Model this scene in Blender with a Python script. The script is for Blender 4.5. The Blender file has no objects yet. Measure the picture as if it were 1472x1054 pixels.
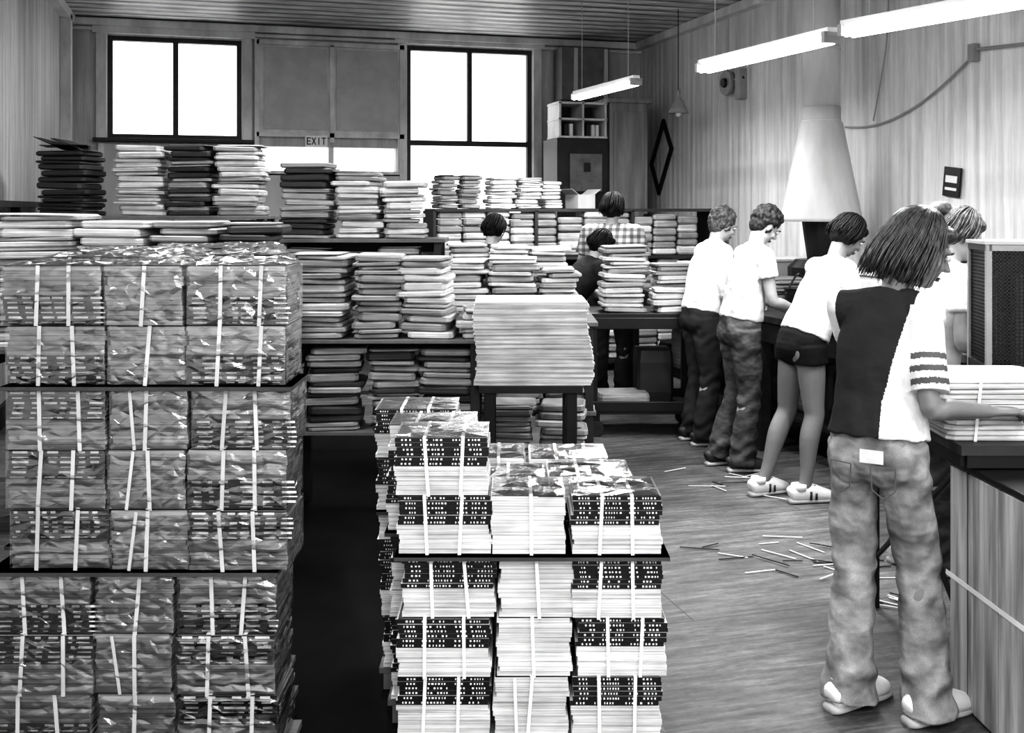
import bpy, bmesh, math, random
from mathutils import Vector, Matrix
random.seed(7)
R=random.uniform
YAW=math.radians(16); CS,SN=math.cos(YAW),math.sin(YAW)
CH=1.6
def XY(r,d): return (r*CS+d*SN, -r*SN+d*CS)
SC=bpy.context.scene
COL=SC.collection
# ------------------------------------------------------------------ materials
def newmat(name):
    m=bpy.data.materials.new(name); m.use_nodes=True
    nt=m.node_tree; b=nt.nodes['Principled BSDF']; return m,nt,b
def coords(nt,scale=(1,1,1),kind='Object',rot=(0,0,0)):
    tc=nt.nodes.new('ShaderNodeTexCoord'); mp=nt.nodes.new('ShaderNodeMapping')
    mp.inputs['Scale'].default_value=scale; mp.inputs['Rotation'].default_value=rot
    nt.links.new(tc.outputs[kind],mp.inputs['Vector']); return mp.outputs['Vector']
def noise(nt,vec,scale=1,detail=4,rough=.6):
    n=nt.nodes.new('ShaderNodeTexNoise'); n.inputs['Scale'].default_value=scale
    n.inputs['Detail'].default_value=detail; n.inputs['Roughness'].default_value=rough
    nt.links.new(vec,n.inputs['Vector']); return n.outputs['Fac']
def ramp(nt,fac,stops,interp='LINEAR'):
    r=nt.nodes.new('ShaderNodeValToRGB'); r.color_ramp.interpolation=interp
    e=r.color_ramp.elements
    while len(e)<len(stops): e.new(.5)
    for el,(p,g) in zip(e,stops): el.position=p; el.color=(g,g,g,1)
    nt.links.new(fac,r.inputs['Fac']); return r.outputs['Color']
def bump(nt,fac,b,strength=.3,dist=.01):
    bp=nt.nodes.new('ShaderNodeBump'); bp.inputs['Strength'].default_value=strength
    bp.inputs['Distance'].default_value=dist
    nt.links.new(fac,bp.inputs['Height']); nt.links.new(bp.outputs['Normal'],b.inputs['Normal']); return bp
def mixc(nt,a,b,fac,mode='MULTIPLY'):
    m=nt.nodes.new('ShaderNodeMix'); m.data_type='RGBA'; m.blend_type=mode
    if isinstance(fac,float): m.inputs[0].default_value=fac
    else: nt.links.new(fac,m.inputs[0])
    nt.links.new(a,m.inputs[6])
    nt.links.new(b,m.inputs[7]); return m.outputs[2]
def mat(name,g,rough=.6,var=.25,scale=(6,6,6),bmp=.15,metal=0,coat=0,dist=.005,detail=4,spec=.5):
    m,nt,b=newmat(name)
    f=noise(nt,coords(nt,scale),1,detail)
    c=ramp(nt,f,[(.3,max(0,g*(1-var))),(.7,min(1,g*(1+var)))])
    nt.links.new(c,b.inputs['Base Color']); b.inputs['Roughness'].default_value=rough
    b.inputs['Metallic'].default_value=metal; b.inputs['Coat Weight'].default_value=coat
    b.inputs['Specular IOR Level'].default_value=spec
    if bmp: bump(nt,f,b,bmp,dist)
    return m
def emis(name,s):
    m,nt,b=newmat(name); b.inputs['Base Color'].default_value=(1,1,1,1)
    b.inputs['Emission Color'].default_value=(1,1,1,1); b.inputs['Emission Strength'].default_value=s
    return m
def pages(name,g,lo=.55,freq=260,rough=.6):
    m,nt,b=newmat(name)
    f=noise(nt,coords(nt,(2.5,2.5,freq)),1,2)
    c=ramp(nt,f,[(.32,g*lo),(.6,g)])
    f2=noise(nt,coords(nt,(4,4,9)),1,3)
    c2=ramp(nt,f2,[(.3,.6),(.65,1)])
    nt.links.new(mixc(nt,c,c2,1.0),b.inputs['Base Color'])
    b.inputs['Roughness'].default_value=rough
    bump(nt,f,b,.4,.003)
    return m
M={}
M['pl']=pages('paper_light',.78,.4); M['pm']=pages('paper_mid',.42,.35); M['pd']=pages('paper_dark',.06,.3)
M['pw']=pages('page_white',.84,.6,200); M['pg']=pages('page_wrapped',.46,.45,170,rough=.5)
M['big']=pages('sheet_paper',.68,.6,120)
M['spd']=mat('spines_black',.012,.4,.3,bmp=0); M['spl']=mat('spines_dark',.012,.4,.3,bmp=0)
M['ink']=mat('lettering_white',.8,.5,.05,bmp=0); M['inkg']=mat('lettering_gray',.75,.5,.2,(60,60,60),bmp=0)
M['cov']=mat('book_cover_dark',.05,.25,.5,(9,9,9),.3,coat=.5)
M['covw']=mat('wrapped_cover',.12,.3,.6,(14,14,14),.5)
M['strap']=mat('strap_white',.78,.45,.1); M['strapg']=mat('strap_dull',.55,.5,.2)
def film():
    m,nt,b=newmat('shrink_film'); nt.nodes.remove(b); out=nt.nodes['Material Output']
    tr=nt.nodes.new('ShaderNodeBsdfTransparent'); tr.inputs[0].default_value=(1,1,1,1)
    gl=nt.nodes.new('ShaderNodeBsdfGlossy'); gl.inputs['Roughness'].default_value=.14; gl.inputs['Color'].default_value=(1,1,1,1)
    n=noise(nt,coords(nt,(30,30,60)),1,3,.6)
    bp=nt.nodes.new('ShaderNodeBump'); bp.inputs['Strength'].default_value=.5; bp.inputs['Distance'].default_value=.004
    nt.links.new(n,bp.inputs['Height']); nt.links.new(bp.outputs['Normal'],gl.inputs['Normal'])
    fr=nt.nodes.new('ShaderNodeFresnel'); fr.inputs['IOR'].default_value=1.6
    ad=nt.nodes.new('ShaderNodeMath'); ad.operation='ADD'; ad.inputs[1].default_value=.15; ad.use_clamp=True
    nt.links.new(fr.outputs[0],ad.inputs[0])
    mx=nt.nodes.new('ShaderNodeMixShader'); nt.links.new(ad.outputs[0],mx.inputs[0]); nt.links.new(tr.outputs[0],mx.inputs[1]); nt.links.new(gl.outputs[0],mx.inputs[2])
    nt.links.new(mx.outputs[0],out.inputs['Surface']); return m
M['film']=film()
M['board']=mat('board_wood',.14,.7,.4,(3,30,3),.2)
M['dark']=mat('dark_paint',.022,.5,.4); M['black']=mat('black_metal',.01,.4,.3); M['matte']=mat('aisle_shade_black',.006,.85,.3,spec=.15)  # last one: near-black colour painted in for the aisle's shade
M['dwood']=mat('dark_wood',.035,.55,.5,(2,25,2),.2)
M['wood']=mat('crate_wood',.36,.7,.55,(22,22,1.5),.35)
M['lwood']=mat('painted_wood',.5,.5,.15,(3,3,1)); M['trim']=mat('trim_paint',.62,.5,.25,(4,4,2)); M['cabw']=mat('cabinet_wood',.26,.5,.3,(12,12,1.2))
M['metal']=mat('sheet_metal',.55,.5,.15,(5,5,1.2),.1)
M['white']=mat('white_enamel',.75,.35,.06); M['sock']=mat('socket',.3,.4,.1)
M['tube']=emis('tube_glow',9)
M['skin']=mat('skin',.36,.5,.1,(5,5,5),.05); M['skin2']=mat('skin_tan',.19,.45,.12,(5,5,5),.05)
M['hairD']=mat('hair_dark',.010,.6,.7,(70,70,12),.4,spec=.25); M['hairM']=mat('hair_brown',.055,.36,.9,(90,90,14),.6,spec=.55)
M['hairC']=mat('hair_curly',.03,.6,.8,(60,60,60),.6,spec=.25)
M['hairL']=mat('hair_light',.085,.55,.8,(60,60,40),.6,spec=.3)
M['lip']=mat('lip',.13,.4,.05,bmp=0); M['eye']=mat('eye_white',.6,.3,.02,bmp=0); M['iris']=mat('iris',.02,.2,.02,bmp=0)
def cloth(name,g,var=.12,weave=500,fold=.5,fs=(8,8,11),dist=.02):
    m,nt,b=newmat(name)
    f=noise(nt,coords(nt,fs),1,2,.5); w=noise(nt,coords(nt,(weave,weave,weave)),1,0)
    c=ramp(nt,f,[(.3,g*(1-var)),(.7,min(1,g*(1+var)))])
    c2=ramp(nt,w,[(.3,.8),(.7,1)])
    nt.links.new(mixc(nt,c,c2,.7),b.inputs['Base Color']); b.inputs['Roughness'].default_value=.85; b.inputs['Specular IOR Level'].default_value=.2
    bump(nt,f,b,fold,dist); return m
M['tee']=cloth('white_cotton',.72,fold=.8); M['navy']=cloth('dark_jersey',.035,fold=.7); M['denim']=cloth('denim',.28,.5,240,.9,(10,10,13),.03)
M['denim2']=cloth('denim_dark',.085,.4,300,.8,(10,10,13),.03); M['shorts']=cloth('dark_shorts',.012); M['grayc']=cloth('gray_cotton',.58,fold=.8)
M['stripe']=cloth('stripe_gray',.12); M['seam']=mat('seam_thread',.10,.7,.1,bmp=0)
M['pantsD']=cloth('dark_trousers',.04); M['shoe']=mat('canvas_white',.7,.6,.12); M['sole']=mat('matte',.42,.6,.1)
M['shoeD']=mat('shoe_dark',.03,.5,.1)
def plaid():
    m,nt,b=newmat('plaid_shirt'); v=coords(nt,(1,1,1))
    outs=[]
    for ax in ('X','Z'):
        w=nt.nodes.new('ShaderNodeTexWave'); w.bands_direction=ax; w.inputs['Scale'].default_value=5.5
        nt.links.new(v,w.inputs['Vector']); outs.append(ramp(nt,w.outputs['Fac'],[(.35,.45),(.6,1)]))
    c=mixc(nt,outs[0],outs[1],1.0); g=nt.nodes.new('ShaderNodeRGB'); g.outputs[0].default_value=(.6,.6,.6,1)
    nt.links.new(mixc(nt,c,g.outputs[0],1.0),b.inputs['Base Color']); b.inputs['Roughness'].default_value=.85; return m
M['plaid']=plaid()
def floor_mat():
    m,nt,b=newmat('floor_planks')
    f=noise(nt,coords(nt,(2.6,20,1)),1,10,.78)
    c=ramp(nt,f,[(.30,.05),(.5,.15),(.72,.34)])
    f2=noise(nt,coords(nt,(1.3,1.3,1)),1,6,.7)
    c2=ramp(nt,f2,[(.3,.5),(.7,1)])
    f3=noise(nt,coords(nt,(30,30,1)),1,4,.7)
    c3=ramp(nt,f3,[(.35,.8),(.6,1)])
    br=nt.nodes.new('ShaderNodeTexBrick'); br.inputs['Scale'].default_value=1
    br.inputs['Color1'].default_value=(1,1,1,1); br.inputs['Color2'].default_value=(.88,.88,.88,1); br.inputs['Mortar'].default_value=(.3,.3,.3,1)
    br.inputs['Mortar Size'].default_value=.003; br.inputs['Brick Width'].default_value=2.4; br.inputs['Row Height'].default_value=1.2
    nt.links.new(coords(nt,(1,1,1)),br.inputs['Vector'])
    nt.links.new(mixc(nt,mixc(nt,mixc(nt,c,c2,1.0),c3,1.0),br.outputs['Color'],1.0),b.inputs['Base Color'])
    r=ramp(nt,f2,[(.3,.45),(.7,.75)]); nt.links.new(r,b.inputs['Roughness']); bump(nt,f,b,.35,.005); return m
def wall_mat(name,g,ax,lo=.62):
    m,nt,b=newmat(name)
    f=noise(nt,coords(nt,(11,11,.45)),1,7,.75)
    c=ramp(nt,f,[(.3,g*lo),(.6,min(1,g*1.05))])
    f2=noise(nt,coords(nt,(1.2,1.2,.8)),1,5)
    c2=ramp(nt,f2,[(.3,.75),(.65,1)])
    nt.links.new(mixc(nt,c,c2,1.0),b.inputs['Base Color']); b.inputs['Roughness'].default_value=.65
    w=nt.nodes.new('ShaderNodeTexWave'); w.bands_direction=ax; w.inputs['Scale'].default_value=2.6; w.inputs['Distortion'].default_value=.2
    nt.links.new(coords(nt,(1,1,1)),w.inputs['Vector'])
    bump(nt,w.outputs['Fac'],b,.2,.02); return m
def ceil_mat():
    m,nt,b=newmat('tin_ceiling')
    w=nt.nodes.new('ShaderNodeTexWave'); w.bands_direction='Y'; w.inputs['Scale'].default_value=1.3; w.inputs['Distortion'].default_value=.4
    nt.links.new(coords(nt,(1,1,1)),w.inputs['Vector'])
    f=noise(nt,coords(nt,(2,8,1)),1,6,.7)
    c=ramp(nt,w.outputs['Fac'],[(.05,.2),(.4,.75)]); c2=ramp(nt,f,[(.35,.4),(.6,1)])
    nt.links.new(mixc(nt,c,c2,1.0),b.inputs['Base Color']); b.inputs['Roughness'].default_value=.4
    bump(nt,w.outputs['Fac'],b,.8,.04); return m
M['floor']=floor_mat(); M['wr']=wall_mat('wall_corrugated',.78,'Y'); M['wl']=wall_mat('wall_left_boards',.7,'Y',.4); M['wb']=wall_mat('wall_back_boards',.62,'X')
M['ceil']=ceil_mat(); M['panel']=mat('panel_paint',.5,.6,.1); M['poster']=mat('poster',.16,.6,.3)
# ------------------------------------------------------------------ mesh builder
class MB:
    def __init__(s): s.v=[]; s.f=[]; s.m=[]
    def add(s,vs,fs,mi=0):
        o=len(s.v); s.v+= [tuple(v) for v in vs]
        for f in fs: s.f.append(tuple(i+o for i in f)); s.m.append(mi)
    def box(s,c,size,rz=0,mi=0,rot=None,ymi=None):
        x,y,z=[k/2 for k in size]
        vs=[Vector((a*x,b*y,e*z)) for a in(-1,1) for b in(-1,1) for e in(-1,1)]
        mt=rot if rot is not None else Matrix.Rotation(rz,3,'Z'); c=Vector(c)
        s.add([c+mt@v for v in vs],[(0,1,3,2),(4,6,7,5),(0,4,5,1),(2,3,7,6),(0,2,6,4),(1,5,7,3)],mi)
        if ymi is not None: s.m[-4]=ymi
    def soft(s,c,size,rz=0,mi=0,ins=.008,sag=0):
        x,y,h=size[0]/2,size[1]/2,size[2]; mt=Matrix.Rotation(rz,3,'Z'); c=Vector(c)
        vs=[];k=min(.02,x*.2)
        for z,i in((0,ins),(h*.22,0),(h*.78,0),(h,ins)):
            a,b=x-i,y-i
            for p in((-a,-b+k),(-a+k,-b),(a-k,-b),(a,-b+k),(a,b-k),(a-k,b),(-a+k,b),(-a,b-k)):
                vs.append(c+mt@Vector((p[0],p[1],z+sag*p[0])))
        fs=[tuple(range(7,-1,-1)),tuple(range(24,32))]
        for l in range(3):
            for i in range(8): fs.append((l*8+i,l*8+(i+1)%8,(l+1)*8+(i+1)%8,(l+1)*8+i))
        s.add(vs,fs,mi)
    def crinkle(s,o,u,v,nu,nv,nrm,amp,mi):
        o,u,v,nrm=map(Vector,(o,u,v,nrm)); vs=[]
        row=[R(-amp,amp) for _ in range(nv+1)]
        for j in range(nv+1):
            for i in range(nu+1):
                e=0 if (i in(0,nu) or j in(0,nv)) else 1
                a=(i+(R(-.4,.4) if 0<i<nu else 0))/nu; b=(j+(R(-.4,.4) if 0<j<nv else 0))/nv
                vs.append(o+u*a+v*b+nrm*((row[j]*.5+R(0,amp))*e))
        fs=[]
        for j in range(nv):
            for i in range(nu):
                q=j*(nu+1)+i; t=(q,q+1,q+nu+2,q+nu+1)
                if R(0,1)<.5: fs+= [(t[0],t[1],t[2]),(t[0],t[2],t[3])]
                else: fs+= [(t[0],t[1],t[3]),(t[1],t[2],t[3])]
        s.add(vs,fs,mi)
    def rod(s,a,b,r,mi=0,n=8,r2=None):
        s.loft([(Vector(a),r,r),(Vector(b),r2 or r,r2 or r)],n=n,sub=1,mi=mi)
    def loft(s,pts,n=14,side=Vector((1,0,0)),sub=4,mi=0,clampz=None):
        P=[(Vector(p),a,b) for p,a,b in pts]; S=[]
        for i in range(len(P)-1):
            p0=P[max(i-1,0)];p1=P[i];p2=P[i+1];p3=P[min(i+2,len(P)-1)]
            for k in range(sub):
                t=k/sub
                def cr(a,b,c,d): return .5*((2*b)+(c-a)*t+(2*a-5*b+4*c-d)*t*t+(3*b-a-3*c+d)*t**3)
                S.append((cr(p0[0],p1[0],p2[0],p3[0]),cr(p0[1],p1[1],p2[1],p3[1]),cr(p0[2],p1[2],p2[2],p3[2])))
        S.append(P[-1]); vs=[]
        for i,(p,a,b) in enumerate(S):
            T=(S[min(i+1,len(S)-1)][0]-S[max(i-1,0)][0]).normalized()
            sd=Vector(side)
            if abs(T.dot(sd))>.93: sd=Vector((0,1,0)) if abs(T.y)<.8 else Vector((0,0,1))
            X=(sd-T*sd.dot(T)).normalized(); Y=T.cross(X)
            for j in range(n):
                q=2*math.pi*j/n; v=p+X*a*math.cos(q)+Y*b*math.sin(q)
                if clampz is not None and v.z<clampz: v.z=clampz
                vs.append(v)
        L=len(S); fs=[tuple(range(n-1,-1,-1)),tuple(range((L-1)*n,L*n))]
        for i in range(L-1):
            for j in range(n): fs.append((i*n+j,i*n+(j+1)%n,(i+1)*n+(j+1)%n,(i+1)*n+j))
        s.add(vs,fs,mi)
    def ell(s,c,r,mt=None,mi=0,nu=14,nv=10):
        c=Vector(c);vs=[];mt=mt or Matrix.Identity(3)
        for i in range(1,nv):
            th=math.pi*i/nv
            for j in range(nu):
                ph=2*math.pi*j/nu
                vs.append(c+mt@Vector((r[0]*math.sin(th)*math.cos(ph),r[1]*math.sin(th)*math.sin(ph),r[2]*math.cos(th))))
        vs.append(c+mt@Vector((0,0,r[2])));vs.append(c+mt@Vector((0,0,-r[2])));t=len(vs)-2
        fs=[]
        for i in range(nv-2):
            for j in range(nu): fs.append((i*nu+j,(i+1)*nu+j,(i+1)*nu+(j+1)%nu,i*nu+(j+1)%nu))
        for j in range(nu):
            fs.append((t,j,(j+1)%nu)); fs.append((t+1,(nv-2)*nu+(j+1)%nu,(nv-2)*nu+j))
        s.add(vs,fs,mi)
def mesh_of(mb,name):
    me=bpy.data.meshes.new(name); me.from_pydata(mb.v,[],mb.f); me.update(); return me
def finish(name,mb,mats,loc=(0,0,0),rz=0,parent=None,smooth=False,bevel=0):
    me=mesh_of(mb,name)
    for m in mats: me.materials.append(M[m])
    me.polygons.foreach_set('material_index',mb.m)
    if smooth: me.polygons.foreach_set('use_smooth',[True]*len(me.polygons))
    o=bpy.data.objects.new(name,me); COL.objects.link(o); o.location=loc; o.rotation_euler=(0,0,rz)
    if parent: o.parent=parent
    if bevel:
        b=o.modifiers.new('b','BEVEL'); b.width=bevel; b.segments=2
    return o
def group(name,loc=(0,0,0),rz=0):
    e=bpy.data.objects.new(name,None); COL.objects.link(e); e.location=loc; e.rotation_euler=(0,0,rz); e.empty_display_size=.2; return e
# ------------------------------------------------------------------ room shell
XL,XR,YB,YF,ZC=-1.5,5.09,12.0,-2.2,3.65
def slab(name,c,size,m): 
    b=MB(); b.box((0,0,0),size); return finish(name,b,[m],c)
slab('floor',((XL+XR)/2,(YB+YF)/2,-.05),(XR-XL+.4,YB-YF+.4,.1),'floor')
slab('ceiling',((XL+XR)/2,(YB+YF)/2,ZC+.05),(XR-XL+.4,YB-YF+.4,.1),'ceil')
slab('wall_left',(XL-.1,(YB+YF)/2,ZC/2),(.2,YB-YF+.4,ZC),'wl')
slab('wall_right',(XR+.1,(YB+YF)/2,ZC/2),(.2,YB-YF+.4,ZC),'wr')
WINS=[(-1.09,.306,2.36,3.47),(2.17,3.69,1.3,3.50)]
b=MB()
def wb(x0,x1,z0,z1,y=YB+.1): b.box(((x0+x1)/2,y,(z0+z1)/2),(x1-x0,.2,z1-z0))
wb(XL,-1.09,0,ZC);wb(-1.09,.306,0,2.36);wb(-1.09,.306,3.47,ZC);wb(.306,.52,0,ZC);wb(.52,2.05,0,2.02);wb(.52,2.05,2.30,ZC)
wb(2.05,2.17,0,ZC);wb(2.17,3.69,0,1.3);wb(2.17,3.69,3.5,ZC);wb(3.69,XR,0,ZC)
finish('wall_back',b,['wb'])
b=MB(); yf=YF-.1
wb(XL,XR,0,.7,yf); wb(XL,XR,3.1,ZC,yf)
for x0,x1 in((XL,-1.1),(1.5,2.0),(4.6,XR)): wb(x0,x1,.7,3.1,yf)
finish('wall_front',b,['wl'])
for i,(x0,x1,z0,z1) in enumerate(WINS+[(-1.1,1.5,.7,3.1),(2.0,4.6,.7,3.1)]):  # last two: unseen front windows, added as light for glints on the film
    g=group('window_%d'%(i+1)); w=.05; b=MB(); y=YB+.06 if i<2 else YF-.06; zr=2.37  # window_3 and window_4 are the added, unseen front windows
    for x in(x0+w/2,x1-w/2): b.box((x,y,(z0+z1)/2),(w,.07,z1-z0))
    for z in((z0+w/2,zr,z1-w/2) if z0<2 else (z0+w/2,z1-w/2)): b.box(((x0+x1)/2,y,z),(x1-x0,.08,.06 if z==zr else w))
    b.box(((x0+x1)/2,y,((zr if i<2 else z0)+z1)/2),(.055,.06,z1-(zr if i<2 else z0))); 
    finish('sash',b,['dwood'],parent=g)
    if i<2:
        b=MB()
        for x in(x0-.06,x1+.06): b.box((x,YB-.02,(z0+z1)/2),(.11,.05,z1-z0+.05))
        b.box(((x0+x1)/2,YB-.025,z1+.06),(x1-x0+.3,.07,.09)); b.box(((x0+x1)/2,YB-.04,z0-.02),(x1-x0+.28,.12,.04),mi=1)
        finish('casing',b,['trim','dwood'],parent=g,bevel=.006)
b=MB(); b.box((-.39,YB-.015,1.5),(1.6,.03,1.6),mi=0)
for x in(-1.15,-.39,.37): b.box((x,YB-.04,1.5),(.06,.03,1.6),mi=1)
finish('trim_4',b,['lwood','trim'])
g=group('door_1'); b=MB()
b.box((1.3,YB-.02,2.95),(1.62,.04,1.06),0,0)
for x in(.9,1.7): b.box((x,YB-.045,2.95),(.70,.02,.92),0,1)
for x in(.47,1.3,2.10): b.box((x,YB-.055,2.9 if x==1.3 else 1.85),(.05,.03,1.1 if x==1.3 else 3.3),0,0)
b.box((1.3,YB-.055,3.46),(1.66,.03,.05));b.box((1.3,YB-.055,2.43),(1.66,.03,.05))
b.box((1.3,YB-.03,2.0),(1.62,.05,.05)); b.box((1.3,YB+.05,2.16),(.06,.06,.3))
b.box((.9,YB-.03,1.0),(.76,.05,1.98),0,2); b.box((1.7,YB-.03,1.0),(.76,.05,1.98),0,2)
finish('frame_and_panels',b,['trim','panel','lwood'],parent=g)
b=MB(); b.box((0,0,0),(.25,.03,.13)); so=finish('exit_sign',b,['white'],(1.12,YB-.09,2.36),bevel=.004)
b=MB(); u=.012
def letter(ch,x,z,h,w):
    def bar(ax,az,bx,bz):
        L=math.hypot(bx-ax,bz-az); an=math.atan2(bz-az,bx-ax)
        b.box((x+(ax+bx)/2,-.017,z+(az+bz)/2),(L+u,.004,u),rot=Matrix.Rotation(-an,3,'Y'))
    if ch=='E': bar(0,0,0,h);bar(0,0,w,0);bar(0,h,w,h);bar(0,h/2,w*.8,h/2)
    if ch=='X': bar(0,0,w,h);bar(0,h,w,0)
    if ch=='I': bar(w/2,0,w/2,h)
    if ch=='T': bar(w/2,0,w/2,h);bar(0,h,w,h)
for k,ch in enumerate('EXIT'): letter(ch,-.10+k*.055,-.035,.07,.035)
finish('letters',b,['black'],parent=so)
b=MB()
b.box(((XL+XR)/2,YB-.05,3.60),(XR-XL,.1,.08));b.box(((XL+XR)/2,YB-.03,3.53),(XR-XL,.05,.04))
finish('trim_1',b,['trim'],bevel=.01)
b=MB(); b.box((XR-.05,(YB+YF)/2,3.6),(.1,YB-YF,.09)); finish('trim_2',b,['trim'])
b=MB(); b.box((XL+.05,(YB+YF)/2,3.6),(.1,YB-YF,.09)); b.box((XL+.05,11.6,1.8),(.1,.14,3.6)); finish('trim_3',b,['trim'])
for n,x in(('left',XL+.015),('right',XR-.015)):
    b=MB(); b.box((x,(YB+YF)/2,.08),(.03,YB-YF,.16)); finish('baseboard_'+n,b,['dwood'])
# ------------------------------------------------------------------ stacks
def paper_stack(r,d,z0,w,h,tone='pm',dp=.3,alt=None,rz=None,name='paper_stack'):
    b=MB(); z=0;sg=1; lean=R(-.05,.05); wv=R(0,6)
    while z<h-.005:
        t=min(R(.018,.05),h-z); alt_i=1 if (alt and R(0,1)<.35) else 0
        ox,oy=R(-.012,.012)+sg*.011+lean*z+.008*math.sin(z*9+wv),R(-.014,.014)
        b.soft((ox,oy,z),(w-R(.0,.03),dp-R(0,.02),t*.93),R(-.07,.07),alt_i,.010,sag=R(-.03,.03)); z+=t
        if R(0,1)<.6: sg=-sg
    x,y=XY(r,d)
    return finish(name,b,[tone,alt or tone],(x,y,z0+.001),(-YAW if rz is None else rz)+R(-.12,.12),smooth=False)
def table(name,r0,r1,d0,d1,z,m='board',th=.025,leg=.05,lower=None,lm='dark',rz=-YAW):
    cx,cy=XY((r0+r1)/2,(d0+d1)/2); w=r1-r0; dp=d1-d0; b=MB()
    b.box((0,0,z-th/2),(w,dp,th),0,0)
    for sx in(-1,1):
        for sy in(-1,1): b.box((sx*(w/2-leg),sy*(dp/2-leg),(z-th)/2),(leg,leg,z-th),0,1)
        b.box((sx*(w/2-leg),0,z-th-.04),(leg*.5,dp-2*leg,.06),0,1)
    b.box((0,(dp/2-leg),z-th-.04),(w-2*leg,leg*.5,.06),0,1)
    if lower:
        for l in lower: b.box((0,0,l-th/2),(w-.02,dp-.02,th),0,0)
    return finish(name,b,[m,lm],(cx,cy,0),rz,bevel=.003)
table('storage_rack',-3.42,-1.72,7.3,7.72,1.55,lower=[.5,1.05])
for r,w,h,t,a in((-3.16,.36,.46,'pd',None),(-2.64,.33,.50,'pl',None),(-2.28,.31,.50,'pd','pm'),(-1.93,.33,.50,'pl','pm')):
    paper_stack(r,7.5,1.55,w,h,t,.32,a)
x,y=XY(-3.16,7.5); b=MB()
for i in range(6): b.box((R(-.15,.15),R(-.1,.1),.02),(.24,.28,.004),mi=0,rot=Matrix.Rotation(R(-.45,.45),3,'Y')@Matrix.Rotation(R(-.3,.3),3,'Z'))
finish('loose_cover_sheets',b,['dark'],(x,y,2.03),-YAW)
for r in(-3.1,-2.7,-2.3,-1.95): paper_stack(r,7.5,1.05,.33,R(.35,.42),'pm',.32)
table('storage_rack',-1.50,-.42,6.58,6.95,1.41,lower=[.45,.95])
for r,w,h,t,a in((-1.31,.32,.49,'pm','pd'),(-.98,.28,.43,'pl','pm'),(-.70,.26,.37,'pl','pm')): paper_stack(r,6.76,1.41,w,h,t,.3,a)
for r in(-1.3,-1.0,-.7): paper_stack(r,6.76,.95,.28,R(.36,.41),'pm',.3)
table('long_table',-2.62,-1.15,5.05,5.5,.92,lower=[.3])
for r,w,top,t in((-2.37,.40,1.575,'pl'),(-1.95,.35,1.54,'pl'),(-1.62,.30,1.54,'pm'),(-1.31,.27,1.53,'pd')): paper_stack(r,5.27,.92,w,top-.92,t,.36,'pm')
table('storage_rack',-1.17,-.14,5.36,5.76,.925,lower=[.45],th=.02)
for r,w,h,t,a in((-1.0,.29,.44,'pm','pl'),(-.70,.25,.44,'pm',None),(-.44,.26,.42,'pl','pm')): paper_stack(r,5.55,.925,w,h,t,.33,a)
paper_stack(-.225,5.55,.925,.13,.15,'pl',.33)
for r,w,h,t,a in((-.94,.29,.43,'pm','pd'),(-.62,.26,.42,'pm','pd'),(-.32,.29,.42,'pm','pd')): paper_stack(r,5.55,.45,w,h,t,.33,a)
table('storage_rack',-.42,.50,6.05,6.9,.94,lower=[.42])
for r,d,w,top,t,a in((-.27,6.22,.24,1.30,'pl','pm'),(.01,6.22,.28,1.31,'pm','pl'),(.29,6.22,.22,1.25,'pl','pm'),
    (-.30,6.62,.26,1.38,'pl','pm'),(-.03,6.62,.25,1.37,'pl',None),(.23,6.62,.25,1.36,'pl','pm')): paper_stack(r,d,.94,w,top-.94,t,.34,a)
for r in(-.25,.05,.33): paper_stack(r,6.25,.42,.27,R(.2,.4),'pm',.34,'pl')
table('small_table',-.17,.36,5.3,5.78,.70,'black',th=.04,leg=.055,lm='black')
b=MB(); z=0
while z<.42:
    t=R(.004,.012); b.box((R(-.004,.004)+.012*math.sin(z*14),R(-.004,.004),z+t/2),(.60+R(-.008,.008)-z*.05,.44,t*.96),R(-.01,.01)); z+=t
x,y=XY(.105,5.53); finish('printed_sheet_stack',b,['big'],(x,y,.70),-YAW)
for r in(.0,.30): paper_stack(r,5.96,.0,.27,.5,'pm',.24,'pl')
g=group('pack_shelving'); b=MB()
x0,x1,y0,y1=2.0,4.95,9.6,10.1
for z in(.1,.62,1.12,1.585): b.box(((x0+x1)/2,(y0+y1)/2,z),(x1-x0,y1-y0,.03))
for x in(x0,3.0,4.0,x1): b.box((x,(y0+y1)/2,.79),(.03,y1-y0,1.58))
finish('shelf_frame',b,['dwood'],parent=g)
b=MB()
for zb in(.12,.64,1.14):
    x=x0+.03
    while x<x1-.26:
        w=R(.22,.27); z=zb
        while z<zb+.38: t=R(.06,.09); b.soft((x+w/2+R(-.008,.008),y0+.17+R(-.02,.01),z),(w-.008,.3,t*.93),R(-.03,.03),random.choice((0,0,1)),.012); z+=t
        x+=w+.006
finish('packs',b,['pm','pl'],parent=g)
for X,w,h,t in((2.13,.2,.32,'pm'),(2.37,.2,.32,'pm'),(2.68,.27,.30,'pl'),(2.95,.24,.30,'pl'),(3.19,.2,.27,'pl')):
    r,d=X*CS-9.8*SN,X*SN+9.8*CS; paper_stack(r,d,1.60,w,h,t,.28,rz=0)
b=MB(); b.box((-1.36,8.3,1.63),(.26,3.4,.04)); b.box((-1.36,8.3,1.5),(.03,3.4,.05))
for y in(6.9,8.3,9.7): b.box((-1.38,y,.8),(.06,.06,1.62))
finish('wall_shelf',b,['dwood'])
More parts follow.
